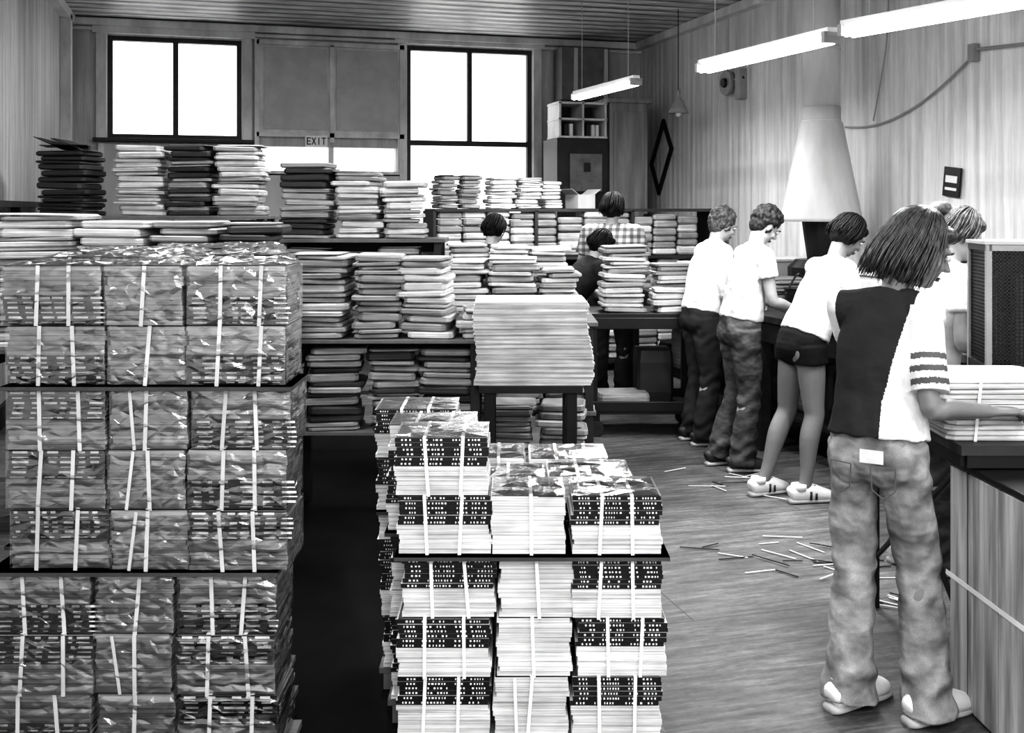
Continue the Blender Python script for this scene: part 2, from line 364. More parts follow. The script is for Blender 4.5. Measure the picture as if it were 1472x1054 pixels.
# ------------------------------------------------------------------ strapped bundles
def bundle(b,cx,cy,z,w,dp,h,style,front,inkstyle,topface,rightface,nb=12):
    t=h/nb; lay=[]
    segs=((-.42,-.31),(-.22,.02),(.12,.22),(.28,.43)) if inkstyle==0 else ((-.46,-.02),(.02,.46))
    for a,c in segs:
        x=a*w
        while x<c*w:
            l=R(.003,.007) if inkstyle==0 else R(.012,.05); lay.append((x,l)); x+=l+(R(.003,.006) if inkstyle==0 else R(.006,.03))
    for i in range(nb):
        spine=False
        if style!=2:
            lower=i<nb/2; spine=(lower and style==0) or ((not lower) and style==1)
        o=R(-.003,.003)+.004*math.sin(i*.9); oy=R(-.003,.003)
        b.box((cx+o,cy+oy,z+(i+.5)*t),(w-.008,dp-.008,t*R(.9,.97)),R(-.004,.004),0,ymi=1 if spine else None)
        if spine: b.box((cx+o,cy+oy,z+(i+.5)*t),(w-.007,dp-.02,t*.2),0,1)
        if spine and front:
            for x,l in lay:
                if R(0,1)<.9: b.box((cx+o+x+l/2,cy-dp/2+oy+.0035,z+(i+.5)*t),(l*R(.7,1),.002,t*(.36 if inkstyle==0 else (.45 if i%2 else .22))),0,5)
    b.box((cx,cy,z+h-.001),(w-.012,dp-.012,.004),R(-.01,.01),2)
    yf=.003
    if inkstyle==1:
        yf=.007
        if front: b.crinkle((cx-w/2+.001,cy-dp/2-.0035,z+.002),(w-.002,0,0),(0,0,h-.004),12,13,(0,-1,0),.005,6)
        if topface: b.crinkle((cx-w/2+.002,cy-dp/2,z+h+.004),(w-.004,0,0),(0,dp,0),10,8,(0,0,1),.010,6)
        if rightface: b.crinkle((cx+w/2+.001,cy-dp/2,z+.002),(0,dp,0),(0,0,h-.004),7,12,(1,0,0),.004,6)
    elif topface:
        b.crinkle((cx-w/2+.002,cy-dp/2,z+h+.003),(w-.004,0,0),(0,dp,0),6,5,(0,0,1),.005,6)
    for sx in((-.18,.2) if style!=2 else (0.02,)):
        xx=cx+w*(sx+R(-.05,.05)); tl=R(-.012,.012)
        sk=Matrix.Rotation(tl/h*1.2,3,'Y'); sw=.010 if inkstyle==0 else .011
        for yy in(cy-dp/2-yf,cy+dp/2+.003): b.box((xx,yy,z+h/2),(sw,.0015,h+.004),mi=3,rot=sk)
        b.box((xx+tl*.5,cy,z+h+yf),(sw,dp+2*yf,.0015),mi=3)
    if style==2 and R(0,1)<.6:
        b.box((cx-w*.2,cy-dp/2-yf-.001,z+h/2),(.009,.0015,h),mi=3,rot=Matrix.Rotation(R(-.15,.15),3,'Y'))
def bundle_pallet(name,r0,d0,cols,groups,off,depth_rows,shear,rh,mats,pats,tops,strap,ink,inkstyle):
    b=MB(); W=sum(cols)
    for j in range(depth_rows):
        for i in(0,1): b.box((W/2-shear*j,.05+j*.225+i*.11,.07),(W,.09,.018),0,4)
        for i in(-1,0,1): b.box((W/2-shear*j+i*(W/2-.04),.1125+j*.225,.03),(.05,.22,.06),0,4)
    for c,w in enumerate(cols):
        z=.08; row=0; x=sum(cols[:c])
        for gi,gn in enumerate(groups):
            top=gi==len(groups)-1
            for k in range(gn):
                if top and k>=tops[c]: continue
                for j in range(depth_rows):
                    if 0<j<depth_rows-1 and not top and 0<c<len(cols)-1: continue
                    st=2 if cols[c]<.25 else pats[c][row]
                    if j>0 and st!=2: st=random.choice((0,1))
                    hz=R(-.02,.004) if (top and k==tops[c]-1 and j>0) else 0
                    bundle(b,x+w/2+off[gi]-shear*j+R(-.009,.009),.1125+j*.225+R(-.007,.007),z+R(0,.001),w-.006,.214,rh-.003+hz,st,j==0 or c==0,inkstyle,top and k==tops[c]-1,c==len(cols)-1)
                z+=rh; row+=1
            if not top:
                for j in range(depth_rows): b.box((W/2+off[gi]-shear*j,.1125+j*.225-.01,z+.006),(W+.015,.235,.011),0,4)
                z+=.013
    x,y=XY(r0,d0); return finish(name,b,mats+[strap,'board',ink,'film'],(x,y,0),-YAW,bevel=0)
bundle_pallet('wrapped_book_pallet',-1.42,2.9,[.285,.225,.285],[3,3,2],[-.03,.008,0],8,.056,.167,['pg','spl','covw'],
   {0:[0,1,0,1,1,1,0,0],1:[2]*8,2:[1,1,0,1,0,0,0,0]},[2,2,2],'strapg','inkg',1)
bundle_pallet('strapped_book_pallet',-.33,3.0,[.28,.225,.27],[3,2],[0,-.01],3,.055,.170,['pw','spd','cov'],
   {0:[1,1,1,1,1],1:[2]*5,2:[1,1,1,1,1]},[2,1,1],'strap','ink',0)
b=MB(); x,y=XY(-.95,4.9); b.box((0,0,.004),(.95,4.9,.008)); finish('aisle_shade_sheet',b,['matte'],(x,y,.001),-YAW+math.radians(11))  # added dark sheet on the floor, standing in for shade in the aisle
# ------------------------------------------------------------------ fluorescent fixtures
def fixture(p0,p1,z,power=60):
    c=Vector(((p0[0]+p1[0])/2,(p0[1]+p1[1])/2,z)); dx,dy=p1[0]-p0[0],p1[1]-p0[1]; L=math.hypot(dx,dy); an=math.atan2(dy,dx)
    g=group('fluorescent_light',c,an); b=MB()
    b.box((0,0,.045),(L,.06,.04)); 
    for s in(-1,1): b.box((s*(L/2-.012),0,.015),(.024,.10,.055),mi=1)
    for s in(-1,1): b.rod((s*L*.38,0,.06),(s*L*.38,0,ZC-z),.003,1,6)
    finish('housing',b,['white','sock'],parent=g)
    b=MB()
    for s in(-1,1): b.rod((-L/2+.03,s*.025,.0),(L/2-.03,s*.025,.0),.018,0,12)
    finish('tubes',b,['tube'],parent=g,smooth=True)
    l=bpy.data.lights.new('lamp','AREA'); l.shape='RECTANGLE'; l.size=L-.1; l.size_y=.10; l.energy=power
    o=bpy.data.objects.new('lamp',l); COL.objects.link(o); o.parent=g; o.location=(0,0,-.025)
fixture((2.93,4.40),(3.27,3.23),2.44,45)
fixture((2.97,4.56),(2.87,5.80),2.44,48)
fixture((3.25,7.73),(3.17,8.96),2.60,55)
fixture((1.0,-.9),(2.2,-.9),3.2,60); fixture((-1.0,-.7),(.2,-.7),3.2,100); fixture((3.2,.2),(3.2,1.42),2.9,45)  # unseen fixtures added near the camera to light the stack fronts
fixture((.3,.9),(.3,2.1),3.45,38)  # unseen ceiling fixture, added for fill light
fixture((-.1,4.2),(-.1,5.4),3.45,60); fixture((.9,6.6),(.9,7.8),3.5,72)  # unseen fixtures added to brighten the left and back of the room
# ------------------------------------------------------------------ wall items, duct, cabinet
g=group('exhaust_duct'); cx,cy=4.62,7.25; b=MB()
b.loft([((cx,cy,2.36),.145,.145),((cx,cy,ZC),.145,.145)],n=28,sub=1)
b.loft([((cx,cy,1.50),.31,.31),((cx,cy,1.53),.31,.31),((cx,cy,2.27),.165,.165),((cx,cy,2.29),.15,.15),((cx,cy,2.40),.15,.15)],n=28,sub=1)
for z in(2.28,2.85): b.loft([((cx,cy,z),.152,.152),((cx,cy,z+.025),.152,.152)],n=28,sub=1)
o=finish('pipe_and_hood',b,['metal'],parent=g)
for p in o.data.polygons: p.use_smooth=len(p.vertices)==4
g=group('melting_furnace'); b=MB()
b.loft([((cx,cy,1.14),.10,.10),((cx,cy,1.50),.15,.15)],n=16,sub=1); b.loft([((cx,cy,.75),.26,.26),((cx,cy,1.14),.26,.26),((cx,cy,1.2),.2,.2)],n=20,sub=1)
b.box((cx,cy,.4),(.5,.5,.72)); b.box((cx-.27,cy,.45),(.03,.25,.3),0,1)
for sx in(-1,1):
    for sy in(-1,1): b.box((cx+sx*.2,cy+sy*.2,.03),(.06,.06,.06))
finish('body',b,['black','metal'],parent=g)
g=group('corner_cabinet'); b=MB()
b.box((4.53,11.35,1.4),(.46,.7,2.8),0,0); b.box((4.53,11.35,2.82),(.54,.78,.05),0,0); b.box((4.53,10.99,1.9),(.36,.015,1.6),0,0)
b.box((3.96,11.2,1.2),(.60,.5,2.36),0,1); b.box((3.99,10.93,2.0),(.38,.02,.42),0,2); b.box((4.0,10.915,2.06),(.08,.01,.1),0,1)
for z in(2.40,2.60,2.78): b.box((3.98,11.2,z),(.58,.42,.025),0,3)
for x in(3.71,3.98,4.25): b.box((x,11.2,2.6),(.025,.42,.4),0,3)
b.box((3.98,11.39,2.6),(.54,.02,.38),0,1)
for x in(3.8,3.86,4.06,4.12,4.17): b.box((x,11.2,2.48),(.04,.3,R(.12,.16)),0,random.choice((3,1)))
finish('cabinet_body',b,['cabw','dark','poster','trim'],parent=g,bevel=.004)
b=MB(); b.box((4.25,11.8,3.2),(.6,.3,.62),0,0); b.box((4.12,11.64,3.2),(.05,.03,.6),0,1); b.box((4.5,11.64,3.2),(.05,.03,.6),0,1)
finish('wall_cupboard',b,['poster','lwood'],bevel=.004)
b=MB(); b.box((0,0,.07),(.2,.25,.14),0,0); b.box((-.12,0,.16),(.12,.25,.004),mi=0,rot=Matrix.Rotation(.6,3,'Y')); b.box((.12,0,.16),(.12,.25,.004),mi=0,rot=Matrix.Rotation(-.6,3,'Y'))
finish('open_carton',b,['lwood'],(3.57,9.95,1.601),.2)
b=MB(); x=XR-.02
P=[(11.60,2.13),(11.25,2.62),(11.03,2.29),(11.38,1.79)]
for i in range(4):
    a,c=P[i],P[(i+1)%4]; L=math.hypot(c[0]-a[0],c[1]-a[1]); an=math.atan2(c[1]-a[1],c[0]-a[0])
    b.box((x,(a[0]+c[0])/2,(a[1]+c[1])/2),(.03,L+.04,.045),rot=Matrix.Rotation(an,3,'X'))
finish('tilted_picture_frame',b,['black'])
g=group('pendant_lamp'); b=MB(); c=(4.6,9.84)
b.rod((*c,2.78),(*c,ZC),.005,1,6); b.loft([((*c,2.58),.11,.11),((*c,2.70),.05,.05),((*c,2.75),.02,.02),((*c,2.82),.02,.02)],n=18,sub=2)
b.ell((*c,2.58),(.03,.03,.035),mi=2); finish('shade_cord_bulb',b,['sock','black','white'],parent=g,smooth=True)
b=MB(); c=Vector((XR,9.61,2.88))
b.loft([(c,.09,.09),(c-Vector((.05,0,0)),.13,.13),(c-Vector((.08,0,0)),.125,.125)],n=24,sub=2,side=Vector((0,1,0)))
b.loft([(c-Vector((.08,0,0)),.05,.05),(c-Vector((.11,0,0)),.045,.045)],n=16,sub=1,side=Vector((0,1,0)),mi=1)
b.box((XR-.04,9.35,2.84),(.08,.1,.3),0,0); b.box((XR-.04,9.45,2.9),(.02,.3,.02),0,0)
finish('alarm_bell',b,['sock','dark'],smooth=False)
b=MB(); b.box((0,0,0),(.015,.17,.21),0,0); b.box((-.009,0,.02),(.004,.12,.05),0,1); b.box((-.009,0,-.05),(.004,.12,.02),0,1)
o=finish('wall_calendar',b,['black','white'],(XR-.02,6.29,1.79)); o.rotation_euler=(.12,0,0)
def cable(name,pts,r,m):
    cu=bpy.data.curves.new(name,'CURVE'); cu.dimensions='3D'; cu.bevel_depth=r
    s=cu.splines.new('NURBS'); s.points.add(len(pts)-1); s.use_endpoint_u=True; s.order_u=3
    for p,q in zip(s.points,pts): p.co=(*q,1)
    o=bpy.data.objects.new(name,cu); cu.materials.append(M[m]); COL.objects.link(o); return o
cable('wall_cable',[(XR-.02,7.6,2.28),(XR-.02,7.3,2.24),(XR-.02,6.8,2.32),(XR-.02,6.35,2.5),(XR-.02,6.08,2.66)],.008,'sock')
b=MB(); b.box((XR-.03,6.06,2.68),(.05,.06,.12)); b.rod((XR-.03,6.06,2.7),(XR-.03,4.6,2.6),.012); finish('conduit_bracket',b,['sock'])
cable('hanging_wire',[(XR-.03,7.0,3.6),(XR-.03,7.0,3.0),(XR-.03,7.1,2.6),(XR-.03,7.2,2.3)],.006,'sock')
# ------------------------------------------------------------------ bench along wall
g=group('work_bench'); b=MB(); bx0,bx1,by0,by1=3.46,4.22,3.9,8.5
b.box(((bx0+bx1)/2,(by0+by1)/2,.88),(bx1-bx0,by1-by0,.045),0,0)
for y in(3.98,5.1,6.2,7.3,8.42):
    for x in(bx0+.05,bx1-.05): b.box((x,y,.43),(.08,.08,.86),0,1)
b.box((bx0+.03,(by0+by1)/2,.79),(.03,by1-by0,.13),0,1); b.box(((bx0+bx1)/2+.05,(by0+by1)/2,.25),(bx1-bx0-.15,by1-by0-.1,.03),0,1)
finish('bench_frame',b,['dwood','dark'],parent=g,bevel=.004)
b=MB()
for i in range(16):
    y=by0+.3+i*.27; b.soft((bx0+.45,y,.27),(.4,.22,R(.15,.45)),R(-.05,.05),random.choice((0,1,1)),.01)
finish('stored_stock',b,['pm','dark'],parent=g)
for X,y,w,h,t in((3.98,4.3,.3,.1,'pl'),(3.72,4.85,.26,.05,'pl'),(3.98,5.35,.3,.16,'pm'),(4.0,5.75,.3,.10,'pm'),(3.98,6.2,.3,.14,'pl'),(3.98,6.75,.28,.2,'pm'),(3.98,7.15,.3,.22,'pl'),(3.98,7.6,.3,.26,'pl'),(3.98,8.1,.28,.25,'pl')):
    r,d=X*CS-y*SN,X*SN+y*CS; paper_stack(r,d,.9025,w,h,t,.26,rz=0)
g=group('glue_pot',(3.95,6.48,.9025)); b=MB(); b.loft([((0,0,0),.09,.09),((0,0,.13),.10,.10),((0,0,.14),.11,.11)],n=18,sub=1); b.rod((.02,0,.05),(.09,.03,.30),.008,1); b.loft([((-.1,0,.1),.008,.008),((0,0,.24),.008,.008),((.1,0,.1),.008,.008)],n=6,sub=4); finish('pot_and_brush',b,['black','wood'],parent=g)
g=group('stitching_machine'); b=MB()
b.box((4.7,5.75,.5),(.5,.7,1.0),0,0); b.box((4.7,5.75,1.06),(.36,.5,.14),0,1); b.rod((4.55,5.6,1.0),(4.55,5.6,1.32),.035,0,12); b.box((4.5,5.7,1.3),(.3,.16,.1),0,0)
b.loft([((4.66,5.98,1.18),.13,.13),((4.66,6.03,1.18),.13,.13)],n=20,sub=1,mi=1); finish('body',b,['black','metal'],parent=g,bevel=.006)
for y,h in((6.45,1.12),(8.1,1.15),(8.75,1.0)):
    b=MB(); b.box((4.75,y,h/2),(.5,.5,h),0,0)
    for k in(.2,.5,.8): b.box((4.49,y,h*k+.05),(.012,.42,h*.26),0,1); b.box((4.475,y,h*k+.08),(.012,.12,.02),0,2)
    b.box((4.75,y,h+.012),(.54,.54,.024),0,1); finish('filing_cabinet',b,['lwood','trim','dark'],bevel=.006)
# ------------------------------------------------------------------ cart
g=group('utility_cart',(*XY(.93,7.55),0),-YAW); b=MB(); w,dp=.78,.55
for z,t in((.85,.04),(.18,.03)): b.box((0,0,z),(w,dp,t),0,0)
for s in(-1,1): b.box((0,s*dp/2,.80),(w,.02,.08)); b.box((0,s*dp/2,.22),(w,.02,.07)); b.box((s*w/2,0,.80),(.02,dp,.08)); b.box((s*w/2,0,.22),(.02,dp,.07))
for sx in(-1,1):
    for sy in(-1,1):
        b.box((sx*(w/2-.03),sy*(dp/2-.03),.5),(.055,.055,.66)); 
        b.box((sx*(w/2-.05),sy*(dp/2-.05),.12),(.05,.03,.08)); b.rod((sx*(w/2-.05),sy*(dp/2-.05)-.02,.055),(sx*(w/2-.05),sy*(dp/2-.05)+.02,.055),.055,1,18)
finish('frame',b,['black','dark'],parent=g,bevel=.004)
b=MB(); b.soft((-.15,-.1,.20),(.36,.26,.10),.1,0); b.soft((.1,.08,.20),(.26,.3,.38),0,1); finish('cart_load',b,['pm','dark'],parent=g)
paper_stack(.79,7.45,.87,.31,.47,'pl',.28,'pm'); paper_stack(1.14,7.40,.87,.32,.17,'pl',.24); paper_stack(1.17,7.68,.87,.30,.33,'pl',.22,'pm')
# ------------------------------------------------------------------ foreground right table, books, machine, crate
g=group('packing_table',(*XY(1.90,3.75),0),-YAW); b=MB(); w,dp=1.0,1.0
b.box((0,0,.845),(w,dp,.03),0,0); b.box((0,-dp/2+.02,.81),(w-.04,.03,.04),0,1); b.box((-w/2+.02,0,.81),(.03,dp-.04,.04),0,1)
for sx in(-1,1):
    for sy in(-1,1): b.rod((sx*(w/2-.06),sy*(dp/2-.06),0),(sx*(w/2-.06),sy*(dp/2-.06),.83),.016,1,8)
    b.rod((sx*(w/2-.06),-dp/2+.06,.82),(sx*(w/2-.06),dp/2-.06,.2),.010,1,8); b.rod((sx*(w/2-.06),dp/2-.06,.82),(sx*(w/2-.06),-dp/2+.06,.2),.010,1,8)
for sy in(-1,1): b.rod((-w/2+.06,sy*(dp/2-.06),.82),(w/2-.06,sy*(dp/2-.06),.15),.010,1,8)
finish('top_and_legs',b,['dwood','black'],parent=g)
b=MB(); z=0
for i in range(12):
    t=.0155; b.soft((R(-.012,.012)-.004*i,R(-.008,.008),z),(.42-R(0,.015),.30,t),R(-.03,.03),0,.005); z+=t+.001
for s in(-.12,.1): b.box((s,-.158,z/2),(.010,.0015,z),mi=1,rot=Matrix.Rotation(.1,3,'Y'))
finish('book_pile',b,['pw','strap'],(*XY(1.60,3.47),.86),-YAW)
g=group('perforating_machine',(*XY(2.02,3.90),.86),-YAW-.14); b=MB(); w,dp,h=.52,.22,.615
b.box((0,0,.07),(w,dp,.14),0,0)
for sx in(-1,1):
    for sy in(-1,1): b.box((sx*w/2,sy*dp/2,h/2),(.02,.02,h),0,1)
for sy in(-1,1): b.box((0,sy*dp/2,h-.015),(w,.02,.03),0,1); b.box((0,sy*dp/2,.15),(w,.02,.03))
for sx in(-1,1): b.box((sx*w/2,0,h-.015),(.02,dp,.03)); b.box((sx*w/2,0,.15),(.02,dp,.03))
b.box((0,0,h),(w+.03,dp+.03,.012),0,2)
for i in range(36):
    x=-w/2+w*(i+.5)/36; b.box((x,-dp/2,.39),(.006,.003,.44),0,0)
for i in range(32):
    z=.17+.43*(i+.5)/32; b.box((0,-dp/2,z),(w,.003,.006),0,0)
for i in range(15):
    y=-dp/2+dp*(i+.5)/15; b.box((-w/2,y,.39),(.003,.006,.44),0,0)
for i in range(32):
    z=.17+.43*(i+.5)/32; b.box((-w/2,0,z),(.003,dp,.006),0,0)
b.box((0,dp/2-.02,.38),(w-.03,.01,.45),0,1)
b.rod((-.1,0,.14),(-.1,0,.5),.04,1,14); b.loft([((.05,-.05,.35),.12,.12),((.05,.0,.35),.12,.12)],n=20,sub=1,side=Vector((0,0,1)),mi=0)
finish('guard_cage',b,['black','sock','lwood'],parent=g)
g=group('wooden_crate',(*XY(1.80,3.22),0),-YAW+.05); b=MB(); w,dp,h=.68,.46,.77
nx=4
for i in range(nx): b.box((-w/2+w*(i+.5)/nx,-dp/2,h/2),(w/nx-.006,.02,h-.02),0,0)
for i in range(3): b.box((-w/2,-dp/2+dp*(i+.5)/3,h/2),(.02,dp/3-.006,h-.02),0,0)
b.box((w/2,0,h/2),(.02,dp,h-.02)); b.box((0,dp/2,h/2),(w,.02,h-.02)); b.box((0,0,.02),(w-.02,dp-.02,.02))
for z in(.08,h-.06): b.box((.0,-dp/2-.018,z),(w+.02,.015,.07),0,0)
b.box((0,0,h+.005),(w+.03,dp+.03,.02),0,1)
finish('planks',b,['wood','black'],parent=g,bevel=.004)
b=MB(); b.box((0,-dp/2-.029,.36),(w+.04,.002,.016),rot=Matrix.Rotation(.12,3,'Y')); b.box((-w/2-.012,0,.40),(.002,dp+.04,.016)); finish('strap_band',b,['strap'],parent=g)
b=MB()
def litter(r,d,n,s,m=0):
    for i in range(n):
        x,y=XY(r+random.gauss(0,s),d+random.gauss(0,s*1.1)); b.box((x,y,.004+R(0,.006)),(R(.08,.22),.006,.003),R(-1.2,.6)-.2,random.choice((0,0,1)))
litter(1.42,4.75,22,.15); litter(1.25,6.0,10,.2); litter(1.6,4.2,8,.06); litter(.95,4.9,3,.05)
finish('strap_offcuts',b,['strap','black'])
# ------------------------------------------------------------------ people
def remesh(mb,vox,smooth=3,disp=0,dscale=.08):
    me=mesh_of(mb,'tmp'); o=bpy.data.objects.new('tmp',me); COL.objects.link(o)
    m=o.modifiers.new('r','REMESH'); m.mode='VOXEL'; m.voxel_size=vox
    if smooth: s=o.modifiers.new('s','SMOOTH'); s.iterations=smooth; s.factor=.5
    if disp:
        t=bpy.data.textures.new('fold','CLOUDS'); t.noise_scale=dscale; t.noise_depth=1
        d=o.modifiers.new('d','DISPLACE'); d.texture=t; d.strength=disp; d.mid_level=.5
    dg=bpy.context.evaluated_depsgraph_get(); res=bpy.data.meshes.new_from_object(o.evaluated_get(dg))
    bpy.data.objects.remove(o); bpy.data.meshes.remove(me); res.materials.clear(); return res
def put(name,me,mats,parent,matfn=None,extra=None,post=None):
    if extra is not None:
        bm=bmesh.new(); bm.from_mesh(me)
        e=mesh_of(extra,'x'); bm.from_mesh(e); bm.to_mesh(me); bm.free()
    if post:
        cn=[(v.co.copy(),v.normal.copy()) for v in me.vertices]; flat=[]
        for c,n in cn: flat.extend(post(c,n))
        me.vertices.foreach_set('co',flat); me.update()
    for m in mats: me.materials.append(M[m])
    if matfn:
        cs=[p.center.copy() for p in me.polygons]
        me.polygons.foreach_set('material_index',[matfn(c) for c in cs])
    else:
        me.polygons.foreach_set('material_index',[0]*len(me.polygons))
    me.polygons.foreach_set('use_smooth',[True]*len(me.polygons)); me.update()
    o=bpy.data.objects.new(name,me); COL.objects.link(o); o.parent=parent; return o
V=lambda t: Vector(t)
def person(name,r,d,phi,J,st,vox=.008):
    J={k:V(v) for k,v in J.items()}
    g=group(name,(*XY(r,d),0),math.radians(phi)-YAW-math.pi/2)
    k=st.get('bulk',1.0); fem=st.get('female',1)
    pel,ch,nk,hd=J['pel'],J['chest'],J['neck'],J['head']
    hf=J['face'].normalized(); up=V((0,0,1)); 
    hy=hf; hx=hy.cross(up).normalized(); hz=hx.cross(hy).normalized()
    HM=Matrix((hx,hy,hz)).transposed(); hsc=st.get('headscale',.92)
    def H(p): return hd+HM@(V(p)*hsc)
    body=MB(); fing=MB()
    def he(c,rr): body.ell(H(c),tuple(q*hsc for q in rr),HM)
    body.loft([(p,a*k,b2*k) for p,a,b2 in ((pel+V((0,0,-.09)),.130,.10),(pel,.160,.115),(pel.lerp(ch,.5),.122,.090),(ch,.138,.10),(ch.lerp(nk,.55),.135,.085),(ch.lerp(nk,.82),.095,.068),(nk,.055,.052))],n=24)
    for s in(-1,1): body.ell(pel+V((s*.062,-.04,-.04)),(.085*k,.080*k,.09))
    body.loft([(nk-V((0,.01,.05)),.055,.055),(nk.lerp(H((0,-.03,-.06)),.5),.048,.050),(H((0,-.025,-.03)),.05,.052)],n=16)
    he((0,-.01,.02),(.073,.09,.085)); he((0,.02,-.035),(.058,.066,.085)); he((0,.052,-.092),(.028,.026,.022))
    body.loft([(H((0,.078,.01)),.007,.008),(H((0,.097,-.02)),.009,.012),(H((0,.104,-.038)),.015,.012)],n=8)
    for s in(-1,1):
        he((s*.073,-.005,-.02),(.011,.02,.032)); he((s*.035,.06,-.035),(.022,.02,.02)); he((s*.03,.073,.02),(.022,.012,.008))
    for S,s in(('L',-1),('R',1)):
        sh,el,wr=J['sh'+S],J['el'+S],J['wr'+S]
        body.loft([(nk.lerp(sh,.25)-V((0,0,.02)),.045,.045),(sh,.048*k,.048*k)],n=14,sub=2)
        body.ell(sh,(.048*k,)*3)
        body.loft([(sh,.047*k,.047*k),(sh.lerp(el,.4),.044*k,.044*k),(el,.036*k,.036*k),(el.lerp(wr,.3),.037*k,.037*k),(wr,.024,.022)],n=14)
        h=(J['hd'+S]).normalized() if 'hd'+S in J else (wr-el).normalized()
        n=V((0,0,-1)); n=(n-h*n.dot(h)).normalized(); th=h.cross(n)*s
        body.loft([(wr-h*.02,.024,.02),(wr+h*.02,.03,.016),(wr+h*.06,.039,.015),(wr+h*.095,.037,.012)],n=12,side=th)
        for q,(o,l) in enumerate(((.029,.070),(.010,.078),(-.010,.072),(-.028,.056))):
            p=wr+h*(.085-abs(o)*.12)+th*o; c=st.get('curl',1.0); pts=[(p,.0088,.0088)]; a=0
            for seg,da in zip((.42,.33,.27),(18,32,28)):
                a+=math.radians(da*c+q*2); dv=(h*math.cos(a)+n*math.sin(a)+th*o*2).normalized(); p=p+dv*l*seg; pts.append((p,.0083,.0083))
            pts.append((p+dv*.005,.004,.004)); fing.loft(pts,n=8,sub=3,side=th)
        p=wr+h*.03+th*.024; fing.loft([(p,.012,.012),(p+th*.022+h*.022+n*.004,.0105,.0105),(p+th*.03+h*.05+n*.010,.0095,.0095),(p+th*.028+h*.066+n*.016,.005,.005)],n=8,sub=3)
        hp,kn,an=J['hp'+S],J['kn'+S],J['an'+S]
        body.loft([(hp+V((0,0,.02)),.080*k,.085*k),(hp.lerp(kn,.35),.078*k,.082*k),(hp.lerp(kn,.8),.057,.06),(kn,.052,.055),(kn.lerp(an,.3)-V((0,.012,0)),.05,.056),(kn.lerp(an,.75),.036,.038),(an,.032,.036)],n=16)
        toe=J.get('toe'+S,V((s*.15,1,0))).normalized()
        body.loft([(V((an.x,an.y,.05))-toe*.05,.03,.03),(V((an.x,an.y,.045))+toe*.06,.036,.030),(V((an.x,an.y,.03))+toe*.15,.034,.016)],n=12)
    put('body',remesh(body,vox,3),[st.get('skin','skin')],g,extra=fing)
    f=MB()
    for s in(-1,1):
        f.ell(H((s*.03,.077,.0)),(.014,.009,.007),HM,1,8,6); f.ell(H((s*.03,.084,.0)),(.006,.004,.006),HM,2,8,6)
        f.loft([(H((s*.014,.088,.02)),.003,.003),(H((s*.03,.088,.026)),.004,.004),(H((s*.048,.078,.02)),.003,.003)],n=6,sub=2,mi=2)
    f.ell(H((0,.084,-.066)),(.022,.008,.004),HM,0,10,6); f.ell(H((0,.083,-.073)),(.017,.008,.005),HM,0,10,6)
    finish('face_features',f,['lip','eye','iris'],parent=g,smooth=True)
    hr=MB(); hs=st.get('hair','short')
    def hh(c,rr,**kw): hr.ell(H(c),tuple(q*hsc for q in rr),HM,**kw)
    hh((0,-.024,.034),(.086,.097,.090)); hh((0,-.055,-.02),(.076,.06,.08))
    ext=MB()
    if hs=='bob':
        for s in(-1,1): hh((s*.070,-.022,-.03),(.028,.050,.088)); hh((s*.062,-.045,-.09),(.042,.045,.045))
        hh((0,-.065,-.06),(.082,.052,.085)); hh((0,.045,.075),(.068,.040,.030))
    if hs=='curly':
        for i in range(190):
            u=V((random.gauss(0,1),random.gauss(-.35,1),random.gauss(.35,1))).normalized()
            if u.y>.55 and u.z<.35: continue
            hh((u.x*.090,-.026+u.y*.100,.028+u.z*.098),(R(.010,.020),)*3,nu=8,nv=6)
    if hs=='short':
        for s in(-1,1): hh((s*.06,-.03,-.02),(.028,.05,.06))
        hh((0,.045,.07),(.065,.04,.035))
    if hs=='pony':
        hr.loft([(H((0,-.10,.05)),.02,.02),(H((0,-.15,.075)),.03,.03),(H((0,-.19,.03)),.034,.03),(H((0,-.19,-.05)),.026,.026),(H((0,-.175,-.11)),.01,.01)],n=12)
        hh((0,.04,.075),(.065,.04,.035))
    if hs in('bob','short','pony'):
        zend={'bob':-.135,'short':-.07,'pony':-.05}[hs]; N=460 if hs=='bob' else 110; sr=.0026 if hs=='bob' else .0035
        spread={'bob':116,'short':120,'pony':118}[hs]
        for i in range(N):
            az=math.radians(-90+R(-spread,spread))
            wob=R(.0,.012); pts=[]; am=R(-.004,.026); zr=R(.6,1.1); cf=R(-.2,.12)*(1 if az>-math.pi/2 else -1)
            for q in range(10):
                t=q/9; pol=min(t*1.7,1)*math.radians(92)
                x=math.cos(az)*(.088+wob)*math.sin(pol); y=math.sin(az)*(.099+wob)*math.sin(pol)-.024; z=.034+(.093+wob)*math.cos(pol)
                if t>.59: 
                    tt=(t-.59)/.41; z=.034+(zend-.034)*tt*zr; sc=1+am*8*math.sin(tt*2.4)-.12*tt*(1 if hs!='bob' else (.8 if am<.006 else -.6)); x*=sc; y=(y+.024)*sc-.024-.010*tt
                az+=R(-.03,.03)+cf*.08
                pts.append((H((x,y,z)),sr if t<.95 else .001,sr if t<.95 else .001))
            ext.loft(pts,n=5,sub=1)
    put('hair',remesh(hr,max(vox*.8,.006),2,.008,.02),[st.get('hairmat','hairD')],g,extra=ext if ext.v else None)
    sh=MB(); fl=st.get('hemflare',.0)
    hem=pel.lerp(ch,st.get('hem',.08)); wst=hem.lerp(ch,.5); lo=st.get('loose',1.0)
    T=[(hem,(.174+fl)*k*lo,(.136+fl)*k*lo),(wst,.158*k*lo,.128*k*lo),(ch,.162*k,.126*k),(ch.lerp(nk,.5),.156*k,.108*k),(ch.lerp(nk,.8),.120*k,.088*k),(nk-V((0,0,.012)),.068,.066)]
    sh.loft(T,n=28)
